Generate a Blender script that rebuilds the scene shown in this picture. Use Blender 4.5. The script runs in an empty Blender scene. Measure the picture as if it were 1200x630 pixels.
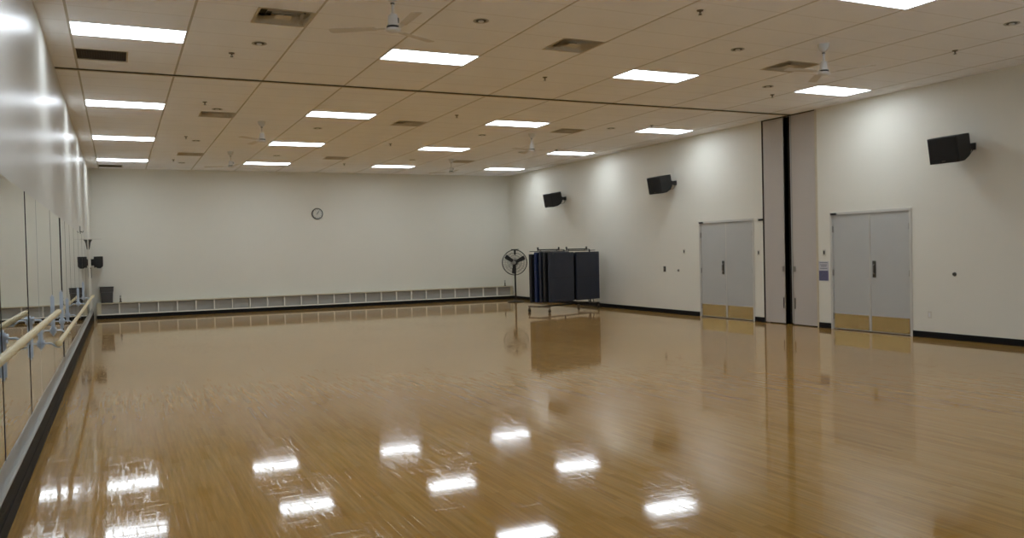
import bpy, bmesh, math, random
from mathutils import Vector, Matrix

# ------------------------------------------------------------------ camera, world, exposure
SC = bpy.context.scene
COL = SC.collection
EXPOSURE = 0.0
LAMP_STRENGTH = 12.4
DAYLIGHT = 2.5
LAMP_COLOR = (0.93, 1.03, 1.12)
F_PX, YAW, PITCH, ROLL, EYE = 976.7, 0.4415, -0.0203, -0.0235, 1.612

cam_data = bpy.data.cameras.new('camera')
cam_data.sensor_width = 36.0
cam_data.lens = 36.0 * F_PX / 1200.0
cam_data.clip_start = 0.05
cam_data.clip_end = 200
cam = bpy.data.objects.new('camera', cam_data)
COL.objects.link(cam)
_f = Vector((math.sin(YAW) * math.cos(PITCH), math.cos(YAW) * math.cos(PITCH), math.sin(PITCH)))
_r = Vector((math.cos(YAW), -math.sin(YAW), 0))
_u = _r.cross(_f)
_r2 = _r * math.cos(ROLL) + _u * math.sin(ROLL)
_u2 = -_r * math.sin(ROLL) + _u * math.cos(ROLL)
cam.matrix_world = Matrix(((_r2.x, _u2.x, -_f.x, 0), (_r2.y, _u2.y, -_f.y, 0), (_r2.z, _u2.z, -_f.z, EYE), (0, 0, 0, 1)))
SC.camera = cam

world = bpy.data.worlds.new('world')
SC.world = world
world.use_nodes = True
world.node_tree.nodes['Background'].inputs[0].default_value = (0.72, 0.86, 1.0, 1)
world.node_tree.nodes['Background'].inputs[1].default_value = DAYLIGHT
SC.view_settings.view_transform = 'Standard'
SC.view_settings.look = 'None'
SC.view_settings.gamma = 1.0
SC.view_settings.use_curve_mapping = False
SC.view_settings.exposure = EXPOSURE
SC.cycles.denoising_input_passes = 'RGB_ALBEDO'

# ------------------------------------------------------------------ room measures (metres)
XL, XR = -0.692, 12.345
YF, YB = -0.75, 26.27
H = 4.246
GX, GY = -0.412, 10.30           # origin of the ceiling grid
TILE = 0.61
TRACK_Y = 12.83
LIGHT_X = [GX + 3.66 * i for i in range(4)]
LIGHT_Y = [GY - 4.27, GY, GY + 4.88, GY + 9.15, GY + 13.42]
LED = 0.045                      # how far the base ledge stands off the mirror wall


# ------------------------------------------------------------------ materials
def lin(c):
    return tuple(((v / 255) / 12.92 if v / 255 <= 0.04045 else ((v / 255 + 0.055) / 1.055) ** 2.4) for v in c)


def new_mat(name):
    m = bpy.data.materials.new(name)
    m.use_nodes = True
    nt = m.node_tree
    return m, nt, nt.nodes['Principled BSDF']


def simple(name, rgb, rough=0.6, metal=0.0, spec=0.5, noise=0.0, nscale=20, bump=0.0, coat=0.0):
    m, nt, b = new_mat(name)
    c = lin(rgb)
    b.inputs['Base Color'].default_value = (*c, 1)
    b.inputs['Roughness'].default_value = rough
    b.inputs['Metallic'].default_value = metal
    b.inputs['Specular IOR Level'].default_value = spec
    b.inputs['Coat Weight'].default_value = coat
    if noise or bump:
        tc = nt.nodes.new('ShaderNodeTexCoord')
        n = nt.nodes.new('ShaderNodeTexNoise')
        n.inputs['Scale'].default_value = nscale
        n.inputs['Detail'].default_value = 4
        nt.links.new(tc.outputs['Object'], n.inputs['Vector'])
        if noise:
            mr = nt.nodes.new('ShaderNodeMix')
            mr.data_type = 'RGBA'
            mr.inputs['A'].default_value = (*[v * (1 - noise) for v in c], 1)
            mr.inputs['B'].default_value = (*[min(1, v * (1 + noise)) for v in c], 1)
            nt.links.new(n.outputs['Fac'], mr.inputs['Factor'])
            nt.links.new(mr.outputs['Result'], b.inputs['Base Color'])
        if bump:
            bp = nt.nodes.new('ShaderNodeBump')
            bp.inputs['Strength'].default_value = bump
            bp.inputs['Distance'].default_value = 0.01
            nt.links.new(n.outputs['Fac'], bp.inputs['Height'])
            nt.links.new(bp.outputs['Normal'], b.inputs['Normal'])
    return m


def floor_material():
    m, nt, b = new_mat('maple_floor')
    N, L = nt.nodes.new, nt.links.new
    tc = N('ShaderNodeTexCoord')
    mp = N('ShaderNodeMapping')
    mp.inputs['Rotation'].default_value = (0, 0, math.radians(90))
    L(tc.outputs['Object'], mp.inputs['Vector'])
    br = N('ShaderNodeTexBrick')
    br.offset = 0.37
    br.offset_frequency = 2
    br.squash = 1.0
    br.inputs['Scale'].default_value = 1.0
    br.inputs['Brick Width'].default_value = 0.85
    br.inputs['Row Height'].default_value = 0.057
    br.inputs['Mortar Size'].default_value = 0.0009
    br.inputs['Mortar Smooth'].default_value = 0.3
    br.inputs['Bias'].default_value = 0.0
    br.inputs['Color1'].default_value = (0, 0, 0, 1)
    br.inputs['Color2'].default_value = (1, 1, 1, 1)
    br.inputs['Mortar'].default_value = (0.3, 0.3, 0.3, 1)
    L(mp.outputs['Vector'], br.inputs['Vector'])
    # board to board colour
    ramp = N('ShaderNodeValToRGB')
    e = ramp.color_ramp.elements
    e[0].position = 0.0; e[0].color = (*FLOOR_DARK, 1)
    e[1].position = 1.0; e[1].color = (*FLOOR_LIGHT, 1)
    mid = ramp.color_ramp.elements.new(0.3); mid.color = (*FLOOR_MID, 1)
    L(br.outputs['Color'], ramp.inputs['Fac'])
    # grain stretched along the boards
    gm = N('ShaderNodeMapping')
    gm.inputs['Scale'].default_value = (26, 1.1, 1)
    L(tc.outputs['Object'], gm.inputs['Vector'])
    gn = N('ShaderNodeTexNoise')
    gn.inputs['Scale'].default_value = 1.5
    gn.inputs['Detail'].default_value = 5
    gn.inputs['Roughness'].default_value = 0.6
    L(gm.outputs['Vector'], gn.inputs['Vector'])
    gr = N('ShaderNodeMapRange')
    gr.inputs['From Min'].default_value = 0.3
    gr.inputs['From Max'].default_value = 0.7
    gr.inputs['To Min'].default_value = 0.80
    gr.inputs['To Max'].default_value = 1.14
    L(gn.outputs['Fac'], gr.inputs['Value'])
    mul = N('ShaderNodeMix'); mul.data_type = 'RGBA'; mul.blend_type = 'MULTIPLY'
    mul.inputs['Factor'].default_value = 1
    L(ramp.outputs['Color'], mul.inputs['A'])
    cmb = N('ShaderNodeCombineColor')
    for k in ('Red', 'Green', 'Blue'):
        L(gr.outputs['Result'], cmb.inputs[k])
    L(cmb.outputs['Color'], mul.inputs['B'])
    # amber wear patches
    pn = N('ShaderNodeTexNoise')
    pn.inputs['Scale'].default_value = 0.55
    pn.inputs['Detail'].default_value = 3
    L(tc.outputs['Object'], pn.inputs['Vector'])
    pr = N('ShaderNodeMapRange')
    pr.inputs['From Min'].default_value = 0.35
    pr.inputs['From Max'].default_value = 0.7
    pr.inputs['To Max'].default_value = 0.35
    L(pn.outputs['Fac'], pr.inputs['Value'])
    pm = N('ShaderNodeMix'); pm.data_type = 'RGBA'; pm.blend_type = 'MULTIPLY'
    pm.inputs['B'].default_value = (0.95, 0.86, 0.68, 1)
    L(pr.outputs['Result'], pm.inputs['Factor'])
    L(mul.outputs['Result'], pm.inputs['A'])
    L(pm.outputs['Result'], b.inputs['Base Color'])
    # varnish: each board cups a little, the film has brush ripples
    bm1 = N('ShaderNodeBump'); bm1.inputs['Strength'].default_value = 0.12; bm1.inputs['Distance'].default_value = 0.0006
    L(br.outputs['Fac'], bm1.inputs['Height'])
    bm1.invert = True
    rm = N('ShaderNodeMapping'); rm.inputs['Scale'].default_value = (75, 7, 1)
    L(tc.outputs['Object'], rm.inputs['Vector'])
    rn = N('ShaderNodeTexNoise'); rn.inputs['Scale'].default_value = 1.0; rn.inputs['Detail'].default_value = 2
    L(rm.outputs['Vector'], rn.inputs['Vector'])
    bm2 = N('ShaderNodeBump'); bm2.inputs['Strength'].default_value = FLOOR_RIPPLE; bm2.inputs['Distance'].default_value = 0.0006
    L(rn.outputs['Fac'], bm2.inputs['Height'])
    L(bm1.outputs['Normal'], bm2.inputs['Normal'])
    # fine cross brush marks of the roller
    cm_ = N('ShaderNodeMapping'); cm_.inputs['Scale'].default_value = (6, 80, 1); cm_.inputs['Rotation'].default_value = (0, 0, 0.35)
    L(tc.outputs['Object'], cm_.inputs['Vector'])
    cn = N('ShaderNodeTexNoise'); cn.inputs['Scale'].default_value = 1.0; cn.inputs['Detail'].default_value = 3
    L(cm_.outputs['Vector'], cn.inputs['Vector'])
    bm3 = N('ShaderNodeBump'); bm3.inputs['Strength'].default_value = FLOOR_RIPPLE * 0.35; bm3.inputs['Distance'].default_value = 0.0006
    L(cn.outputs['Fac'], bm3.inputs['Height'])
    L(bm2.outputs['Normal'], bm3.inputs['Normal'])
    L(bm3.outputs['Normal'], b.inputs['Normal'])
    # fine scuffs dull the varnish in crossed streaks, and in broad worn areas
    def streak(scale, rot, detail=3):
        mpp = N('ShaderNodeMapping'); mpp.inputs['Scale'].default_value = scale; mpp.inputs['Rotation'].default_value = (0, 0, rot)
        L(tc.outputs['Object'], mpp.inputs['Vector'])
        nn = N('ShaderNodeTexNoise'); nn.inputs['Scale'].default_value = 1.0; nn.inputs['Detail'].default_value = detail
        L(mpp.outputs['Vector'], nn.inputs['Vector'])
        return nn.outputs['Fac']
    a1 = streak((42, 3.0, 1), 0.0)
    a2 = streak((3.0, 30, 1), 0.25)
    a3 = streak((0.5, 0.35, 1), 0.0, 1)
    mx = N('ShaderNodeMath'); mx.operation = 'MAXIMUM'
    L(a1, mx.inputs[0]); L(a2, mx.inputs[1])
    ad = N('ShaderNodeMath'); ad.operation = 'MULTIPLY_ADD'; ad.inputs[1].default_value = 0.35
    L(a3, ad.inputs[0]); L(mx.outputs[0], ad.inputs[2])
    rr = N('ShaderNodeMapRange')
    rr.inputs['From Min'].default_value = 0.70
    rr.inputs['From Max'].default_value = 0.86
    rr.inputs['To Min'].default_value = FLOOR_ROUGH
    rr.inputs['To Max'].default_value = 0.15
    L(ad.outputs[0], rr.inputs['Value'])
    L(rr.outputs['Result'], b.inputs['Roughness'])
    b.inputs['Specular IOR Level'].default_value = FLOOR_SPEC
    return m


def ceiling_material():
    m, nt, b = new_mat('ceiling_tile')
    N, L = nt.nodes.new, nt.links.new
    tc = N('ShaderNodeTexCoord')
    sp = N('ShaderNodeSeparateXYZ')
    L(tc.outputs['Object'], sp.inputs['Vector'])

    def line(sock, origin, step, half):
        a = N('ShaderNodeMath'); a.operation = 'SUBTRACT'; a.inputs[1].default_value = origin - step * 60 - step / 2
        L(sock, a.inputs[0])
        d = N('ShaderNodeMath'); d.operation = 'MODULO'; d.inputs[1].default_value = step
        L(a.outputs[0], d.inputs[0])
        s = N('ShaderNodeMath'); s.operation = 'SUBTRACT'; s.inputs[1].default_value = step / 2
        L(d.outputs[0], s.inputs[0])
        ab = N('ShaderNodeMath'); ab.operation = 'ABSOLUTE'
        L(s.outputs[0], ab.inputs[0])
        lt = N('ShaderNodeMath'); lt.operation = 'LESS_THAN'; lt.inputs[1].default_value = half
        L(ab.outputs[0], lt.inputs[0])
        return lt.outputs[0]

    main = line(sp.outputs['X'], GX, 1.22, 0.013)
    cross = line(sp.outputs['Y'], GY, 0.61, 0.010)
    n = N('ShaderNodeTexNoise'); n.inputs['Scale'].default_value = 1.2; n.inputs['Detail'].default_value = 6
    n.inputs['Roughness'].default_value = 0.7
    L(tc.outputs['Object'], n.inputs['Vector'])
    base = N('ShaderNodeMix'); base.data_type = 'RGBA'
    base.inputs['A'].default_value = (*[v * 0.95 for v in CEIL], 1)
    base.inputs['B'].default_value = (*[v * 1.05 for v in CEIL], 1)
    L(n.outputs['Fac'], base.inputs['Factor'])
    m1 = N('ShaderNodeMix'); m1.data_type = 'RGBA'; m1.blend_type = 'MULTIPLY'
    m1.inputs['B'].default_value = (0.90, 0.89, 0.87, 1)
    L(cross, m1.inputs['Factor']); L(base.outputs['Result'], m1.inputs['A'])
    m2 = N('ShaderNodeMix'); m2.data_type = 'RGBA'; m2.blend_type = 'MULTIPLY'
    m2.inputs['B'].default_value = (0.60, 0.55, 0.47, 1)
    L(main, m2.inputs['Factor']); L(m1.outputs['Result'], m2.inputs['A'])
    L(m2.outputs['Result'], b.inputs['Base Color'])
    fn = N('ShaderNodeTexNoise'); fn.inputs['Scale'].default_value = 60
    L(tc.outputs['Object'], fn.inputs['Vector'])
    bp = N('ShaderNodeBump'); bp.inputs['Strength'].default_value = 0.15; bp.inputs['Distance'].default_value = 0.002
    L(fn.outputs['Fac'], bp.inputs['Height']); L(bp.outputs['Normal'], b.inputs['Normal'])
    b.inputs['Roughness'].default_value = 0.85
    b.inputs['Specular IOR Level'].default_value = 0.2
    return m


FLOOR_DARK = lin((168, 127, 66))
FLOOR_MID = lin((178, 136, 70))
FLOOR_LIGHT = lin((180, 143, 84))
FLOOR_ROUGH, FLOOR_SPEC, FLOOR_RIPPLE = 0.045, 0.42, 0.10
CEIL = lin((247, 249, 254))
M = {}
M['floor'] = floor_material()
M['ceiling'] = ceiling_material()
M['wall'] = simple('wall_paint', (222, 220, 208), 0.5, spec=0.3, bump=0.06, nscale=90)
M['wall_gloss'] = simple('semi_gloss_wall_paint', (198, 197, 189), 0.31, spec=0.035, bump=0.02, nscale=60)
M['black_base'] = simple('black_rubber_base', (22, 21, 21), 0.6, spec=0.15)
M['alu'] = simple('grey_ledge', (168, 168, 164), 0.45, metal=0.3)
M['door'] = simple('grey_door_paint', (181, 182, 179), 0.4, noise=0.03, nscale=3)
M['frame'] = simple('door_frame_paint', (198, 196, 188), 0.4)
M['kick'] = simple('brushed_kick_plate', (214, 196, 150), 0.2, metal=1.0, noise=0.05, nscale=30)  # gold of the mirrored floor is put into the steel's base colour
M['steel'] = simple('satin_steel', (150, 148, 142), 0.3, metal=1.0)
M['dark_steel'] = simple('dark_steel', (88, 86, 80), 0.35, metal=0.8)
M['bracket'] = simple('pale_blue_steel', (190, 202, 216), 0.4, metal=0.25)
M['leaf'] = simple('pocket_panel_vinyl', (186, 179, 172), 0.6, noise=0.03, nscale=40)
M['black'] = simple('black_plastic', (14, 14, 14), 0.5, noise=0.1, nscale=60)
M['grille'] = simple('black_grille_cloth', (8, 8, 8), 0.75)
M['bin'] = simple('dark_grey_plastic', (62, 61, 60), 0.5)
M['bin_liner'] = simple('liner_plastic', (104, 104, 102), 0.35)
M['wood'] = simple('pale_barre_wood', (206, 190, 146), 0.4, noise=0.12, nscale=9)
M['bench_top'] = simple('pale_bench_wood', (196, 188, 160), 0.5, noise=0.06, nscale=6)
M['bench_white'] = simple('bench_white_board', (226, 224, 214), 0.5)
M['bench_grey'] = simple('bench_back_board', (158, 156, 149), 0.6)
M['white'] = simple('white_enamel', (216, 216, 214), 0.35)
M['blade'] = simple('fan_blade_paint', (216, 212, 206), 0.5)
M['dark'] = simple('dark_void', (20, 19, 18), 0.8)
M['brown_grille'] = simple('dusty_return_grille', (78, 66, 52), 0.8, noise=0.1, nscale=30)
M['vent'] = simple('dusty_diffuser_enamel', (196, 184, 160), 0.55, noise=0.12, nscale=14)
M['vent_dark'] = simple('diffuser_throat', (58, 54, 46), 0.8)
M['mat_navy'] = simple('navy_vinyl_mat', (36, 42, 58), 0.5, noise=0.08, nscale=5)
M['mat_blue'] = simple('blue_vinyl_mat', (28, 44, 84), 0.45, noise=0.08, nscale=5)
M['mat_black'] = simple('charcoal_vinyl_mat', (34, 34, 38), 0.5, noise=0.08, nscale=5)
M['tag'] = simple('near_black_plastic', (30, 28, 26), 0.5)
M['ivory'] = simple('ivory_plate', (206, 202, 188), 0.4)
M['brown'] = simple('brown_device', (96, 84, 70), 0.5)
M['paper'] = simple('paper', (196, 196, 200), 0.8)
M['ink'] = simple('print_grey', (110, 110, 122), 0.8)
M['print'] = simple('print_blue', (92, 92, 122), 0.8, noise=0.35, nscale=30)
M['clock_face'] = simple('clock_face', (208, 208, 198), 0.4)
M['clock_rim'] = simple('clock_rim', (30, 30, 28), 0.35)
M['can'] = simple('downlight_reflector', (170, 166, 158), 0.3, metal=0.7)
M['seal'] = simple('rubber_seal', (22, 22, 20), 0.6)

m, nt, b = new_mat('mirror_glass')
b.inputs['Base Color'].default_value = (0.80, 0.82, 0.79, 1)
b.inputs['Metallic'].default_value = 1.0
b.inputs['Roughness'].default_value = 0.015
M['mirror'] = m
m, nt, b = new_mat('lamp_diffuser')
b.inputs['Base Color'].default_value = (0.9, 0.9, 0.9, 1)
b.inputs['Emission Color'].default_value = (*LAMP_COLOR, 1)
b.inputs['Emission Strength'].default_value = LAMP_STRENGTH
M['lamp'] = m


# ------------------------------------------------------------------ mesh helpers
class MB:
    """Collects simple solids and links them as one mesh object."""
    def __init__(self):
        self.bm = bmesh.new()

    def box(self, x0, x1, y0, y1, z0, z1, mat=None):
        vs = [self.bm.verts.new(p) for p in ((x0, y0, z0), (x1, y0, z0), (x1, y1, z0), (x0, y1, z0),
                                            (x0, y0, z1), (x1, y0, z1), (x1, y1, z1), (x0, y1, z1))]
        for f in ((0, 3, 2, 1), (4, 5, 6, 7), (0, 1, 5, 4), (1, 2, 6, 5), (2, 3, 7, 6), (3, 0, 4, 7)):
            self.bm.faces.new([vs[i] for i in f])
        if mat is not None:
            for v in vs:
                v.co = mat @ v.co
        return self

    def quad(self, *pts):
        self.bm.faces.new([self.bm.verts.new(p) for p in pts])
        return self

    def tube(self, pts, r, n=12, cap=True, closed=False):
        pts = [Vector(p) for p in pts]
        rs = r if isinstance(r, (list, tuple)) else [r] * len(pts)
        rings = []
        up = None
        for i, p in enumerate(pts):
            if closed:
                d = (pts[(i + 1) % len(pts)] - pts[i - 1]).normalized()
            else:
                d = ((pts[min(i + 1, len(pts) - 1)]) - pts[max(i - 1, 0)]).normalized()
            if up is None:
                up = Vector((0, 0, 1)) if abs(d.z) < 0.9 else Vector((1, 0, 0))
            a = d.cross(up).normalized()
            up = a.cross(d).normalized()
            rings.append([self.bm.verts.new(p + (a * math.cos(2 * math.pi * k / n) + up * math.sin(2 * math.pi * k / n)) * rs[i]) for k in range(n)])
        m = len(rings)
        for i in range(m if closed else m - 1):
            A, B = rings[i], rings[(i + 1) % m]
            for k in range(n):
                self.bm.faces.new([A[k], A[(k + 1) % n], B[(k + 1) % n], B[k]])
        if cap and not closed:
            self.bm.faces.new(rings[0][::-1])
            self.bm.faces.new(rings[-1])
        return self

    def lathe(self, prof, c=(0, 0, 0), n=24, mat=None):
        """prof: (radius, z) pairs, around the z axis through c."""
        rings = []
        for r, z in prof:
            if r < 1e-6:
                rings.append([self.bm.verts.new((c[0], c[1], c[2] + z))])
            else:
                rings.append([self.bm.verts.new((c[0] + r * math.cos(2 * math.pi * k / n), c[1] + r * math.sin(2 * math.pi * k / n), c[2] + z)) for k in range(n)])
        for A, B in zip(rings, rings[1:]):
            for k in range(n):
                k2 = (k + 1) % n
                if len(A) == 1 and len(B) == 1:
                    continue
                if len(A) == 1:
                    self.bm.faces.new([A[0], B[k2], B[k]])
                elif len(B) == 1:
                    self.bm.faces.new([A[k], A[k2], B[0]])
                else:
                    self.bm.faces.new([A[k], A[k2], B[k2], B[k]])
        if mat is not None:
            for ring in rings:
                for v in ring:
                    v.co = mat @ v.co
        return self

    def prism(self, poly, lo, hi, axis, mat=None):
        """extrude a 2D polygon along axis 'x','y' or 'z'."""
        def P(a, b_, t):
            return {'x': (t, a, b_), 'y': (a, t, b_), 'z': (a, b_, t)}[axis]
        A = [self.bm.verts.new(P(a, b_, lo)) for a, b_ in poly]
        B = [self.bm.verts.new(P(a, b_, hi)) for a, b_ in poly]
        self.bm.faces.new(A)
        self.bm.faces.new(B[::-1])
        n = len(poly)
        for i in range(n):
            self.bm.faces.new([A[i], B[i], B[(i + 1) % n], A[(i + 1) % n]])
        if mat is not None:
            for v in A + B:
                v.co = mat @ v.co
        return self

    def build(self, name, mat, parent=None, loc=None, smooth=False, bevel=0.0, **props):
        bmesh.ops.recalc_face_normals(self.bm, faces=self.bm.faces[:])
        me = bpy.data.meshes.new(name)
        if loc is not None and parent is None:
            for v in self.bm.verts:
                v.co -= Vector(loc)
        self.bm.to_mesh(me)
        self.bm.free()
        me.materials.append(mat)
        o = bpy.data.objects.new(name, me)
        if loc is not None and parent is None:
            o.location = loc
        COL.objects.link(o)
        if parent is not None:
            o.parent = parent
        if smooth:
            for p in me.polygons:
                p.use_smooth = True
            if bevel == 0.0:
                md = o.modifiers.new('edges', 'EDGE_SPLIT')
                md.split_angle = math.radians(40)
        if bevel:
            md = o.modifiers.new('bevel', 'BEVEL')
            md.width = bevel
            md.segments = 2
            md.limit_method = 'ANGLE'
        for k, v in props.items():
            o[k] = v
        return o


def thing(name, label, cat, loc=(0, 0, 0), rot=(0, 0, 0), group=None):
    o = bpy.data.objects.new(name, None)
    o.empty_display_size = 0.1
    COL.objects.link(o)
    o.location = loc
    o.rotation_euler = rot
    o['label'] = label
    o['category'] = cat
    if group:
        o['group'] = group
    return o


def struct_empty(name, loc=(0, 0, 0)):
    o = bpy.data.objects.new(name, None)
    COL.objects.link(o)
    o.location = loc
    o['kind'] = 'structure'
    return o


def dup(root, loc, label, rotz=None):
    r = root.copy()
    COL.objects.link(r)
    r.location = loc
    if rotz is not None:
        r.rotation_euler = (0, 0, rotz)
    r['label'] = label
    for ch in list(root.children):
        c = ch.copy()
        COL.objects.link(c)
        c.parent = r
        for g in list(ch.children):
            d = g.copy()
            COL.objects.link(d)
            d.parent = c
    return r


# ------------------------------------------------------------------ room shell
MB().box(XL - 0.2, XR + 0.9, YF - 0.2, YB + 0.2, -0.12, 0).build('floor', M['floor'], kind='structure')

# openings cut in the tile field: (x0, x1, y0, y1)
VENTS = []
for gx in (GX + 1.83, GX + 5.49, GX + 9.15):
    for y in (GY - 1.22, GY + 5.49, GY + 11.70):
        VENTS.append((gx, gx + TILE, y, y + TILE))
RETURNS = [(GX, GX + TILE, GY + 1.28, GY + 1.89), (GX, GX + TILE, GY + 14.95, GY + 15.56)]
holes = [(x, x + 1.22, y, y + TILE) for x in LIGHT_X for y in LIGHT_Y if (x, y) != (LIGHT_X[3], LIGHT_Y[0])] + VENTS + RETURNS
xs = sorted({round(v, 4) for h in holes for v in h[:2]} | {XL - 0.05, XR + 0.05})
ys = sorted({round(v, 4) for h in holes for v in h[2:]} | {YF - 0.05, YB + 0.05, TRACK_Y - 0.03, TRACK_Y + 0.03})
cb = MB()
for x0, x1 in zip(xs, xs[1:]):
    for y0, y1 in zip(ys, ys[1:]):
        mx, my = (x0 + x1) / 2, (y0 + y1) / 2
        if abs(my - TRACK_Y) < 0.03 or any(h[0] < mx < h[1] and h[2] < my < h[3] for h in holes):
            continue
        cb.quad((x0, y0, H), (x0, y1, H), (x1, y1, H), (x1, y0, H))
cb.box(XL - 0.2, XR + 0.9, YF - 0.2, YB + 0.2, H + 0.5, H + 0.6)
bmesh.ops.remove_doubles(cb.bm, verts=cb.bm.verts[:], dist=1e-4)
cb.build('ceiling', M['ceiling'], kind='structure')

# partition track slot across the ceiling
tr = struct_empty('trim_1', (0, 0, 0))
MB().box(XL, XR + 0.1, TRACK_Y - 0.03, TRACK_Y + 0.03, H + 0.06, H + 0.08).build('slot', M['dark'], tr)
MB().box(XL, XR + 0.1, TRACK_Y - 0.036, TRACK_Y - 0.026, H - 0.006, H + 0.08).box(XL, XR + 0.1, TRACK_Y + 0.026, TRACK_Y + 0.036, H - 0.006, H + 0.08).build('track_lip', M['vent_dark'], tr)
MB().box(XL, XR, TRACK_Y + 0.038, TRACK_Y + 0.10, H - 0.004, H - 0.001).build('track_flange', M['vent'], tr)

HT = H + 0.5
MB().box(XL - 0.15, XL, YF - 0.15, YB + 0.15, 0, HT).build('wall_left', M['wall_gloss'], kind='structure')
MB().box(XL, XR + 0.9, YB, YB + 0.15, 0, HT).build('wall_back', M['wall'], kind='structure')
# unseen front wall; its long band of windows is added to supply cool daylight
WX0, WX1, WZ0, WZ1 = 2.6, 11.6, 0.9, 3.1
MB().box(XL, WX0, YF - 0.15, YF, 0, HT).box(WX1, XR + 0.9, YF - 0.15, YF, 0, HT).box(WX0, WX1, YF - 0.15, YF, 0, WZ0).box(WX0, WX1, YF - 0.15, YF, WZ1, HT).build('wall_front', M['wall'], kind='structure')
wf = MB()
for k in range(7):
    x = WX0 + (WX1 - WX0) * k / 6
    wf.box(x - 0.03, x + 0.03, YF - 0.11, YF - 0.04, WZ0, WZ1)
wf.box(WX0, WX1, YF - 0.11, YF - 0.04, WZ0, WZ0 + 0.06).box(WX0, WX1, YF - 0.11, YF - 0.04, WZ1 - 0.06, WZ1)
wf.build('added_window_1', M['frame'], kind='structure')

# right wall with the pocket opening and two door recesses
PK0, PK1 = 12.13, 13.66          # partition pocket
D1 = (13.94, 15.80)              # far pair of doors (frame outside)
D2 = (10.01, 11.82)              # near pair
DH = 2.215
wb = MB()
T = 0.16
for y0, y1 in ((YF, D2[0]), (D2[1], PK0), (PK1, D1[0]), (D1[1], YB)):
    wb.box(XR, XR + T, y0, y1, 0, HT)
for d in (D1, D2):
    wb.box(XR, XR + T, d[0], d[1], DH, HT)
wb.box(XR, XR + T, PK0, PK1, H, HT)
wb.build('wall_right', M['wall'], kind='structure')
MB().box(XR + 0.65, XR + 0.70, PK0 - 0.1, PK1 + 0.1, 0, HT).box(XR + T, XR + 0.65, PK0 - 0.1, PK0, 0, HT).box(XR + T, XR + 0.65, PK1, PK1 + 0.1, 0, HT).build('wall_pocket', M['dark'], kind='structure')
MB().box(XR + T, XR + T + 0.03, D1[0], D1[1], 0, DH).box(XR + T, XR + T + 0.03, D2[0], D2[1], 0, DH).build('wall_outer', M['dark'], kind='structure')

# baseboards
bb = MB()
for y0, y1 in ((YF, D2[0]), (D2[1], PK0), (PK1, D1[0]), (D1[1], YB)):
    bb.box(XR - 0.012, XR, y0, y1, 0, 0.105)
bb.build('baseboard_right', M['black_base'], kind='structure')
MB().box(XL + 0.15, XR - 0.012, YB - 0.012, YB, 0, 0.105).build('baseboard_back', M['black_base'], kind='structure')
MB().box(XL, XR - 0.012, YF, YF + 0.012, 0, 0.105).build('baseboard_front', M['black_base'], kind='structure')
lb = struct_empty('baseboard_left')
MB().box(XL, XL + LED, YF + 0.02, YB - 0.3, 0, 0.235).box(XL + LED, XL + LED + 0.008, YF + 0.02, YB - 0.3, 0.0, 0.105).build('black_base', M['black_base'], lb)
MB().box(XL, XL + LED + 0.006, YF + 0.02, YB - 0.3, 0.235, 0.25).box(XL, XL + 0.012, YF + 0.02, YB - 0.3, 0.25, 0.35).build('ledge', M['alu'], lb)


# ------------------------------------------------------------------ doors
def double_door(name, d, handle_side):
    y0, y1 = d
    r = struct_empty(name, (XR, (y0 + y1) / 2, 0))
    w = (y1 - y0) / 2
    fw = 0.045
    f = MB()
    f.box(-0.015, 0.10, -w, -w + fw, 0, DH).box(-0.015, 0.10, w - fw, w, 0, DH).box(-0.015, 0.10, -w + fw, w - fw, DH - fw, DH)
    f.build('door_frame', M['frame'], r)
    lw = w - fw - 0.004
    for s in (-1, 1):
        a, b_ = (0.012, lw) if s > 0 else (-lw, -0.012)
        a += 0.0
        lf = MB().box(0.010, 0.055, a, b_, 0.012, DH - fw - 0.004).build('door_leaf', M['door'], r)
        MB().box(0.004, 0.012, a + 0.02, b_ - 0.02, 0.03, 0.30).build('kick_plate', M['kick'], lf, label='metal kick plate with gold floor reflection in its colour')
        for z in (0.25, 1.08, 1.90):
            e = s * (lw + 0.004)
            MB().tube([(0.002, e, z - 0.06), (0.002, e, z + 0.06)], 0.011, 8).box(0.0, 0.012, min(e, e - s * 0.025), max(e, e - s * 0.025), z - 0.055, z + 0.055).build('hinge', M['steel'], lf)
        if s == handle_side:
            c = s * 0.10
            MB().box(0.0, 0.012, c - 0.035, c + 0.035, 1.0, 1.30).build('pull_plate', M['dark_steel'], lf, label='dark steel pull plate')
            MB().tube([(0.002, c, 1.06), (-0.035, c, 1.09), (-0.035, c, 1.21), (0.002, c, 1.24)], 0.009, 8).build('pull_handle', M['steel'], lf)
    MB().box(0.006, 0.03, -0.008, 0.008, 0.012, DH - fw - 0.01).build('astragal', M['frame'], r)
    MB().box(-0.03, -0.008, w - 0.16, w - 0.03, DH - 0.045, DH - 0.008).build('door_contact', M['tag'], r, label='small black door contact')
    return r


double_door('door_1', D1, 1)
double_door('door_2', D2, -1)

# tall leaves of the partition pocket
for nm, y0, y1, s in (('door_3', 13.035, 13.63, -1), ('door_4', 12.185, 12.83, 1)):
    r = struct_empty(nm, (XR, (y0 + y1) / 2, 0))
    w = (y1 - y0) / 2
    MB().box(0.01, 0.05, -w, w, 0.02, H - 0.02).build('tall_leaf', M['leaf'], r)
    e = s * w
    MB().box(0.005, 0.055, min(e, e - s * 0.015), max(e, e - s * 0.015), 0.02, H - 0.02).build('edge_trim', M['steel'], r)
    c = e - s * 0.055
    MB().box(-0.006, 0.012, c - 0.022, c + 0.022, 1.08, 1.19).build('latch', M['steel'], r)
    MB().box(-0.004, 0.012, c - 0.008, c + 0.008, 0.33, 0.55).build('flush_pull', M['dark_steel'], r)
tr2 = MB()
tr2.box(XR - 0.012, XR + 0.05, 12.13, 12.172, 0.0, H).build('trim_2', M['vent'], kind='structure')
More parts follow.
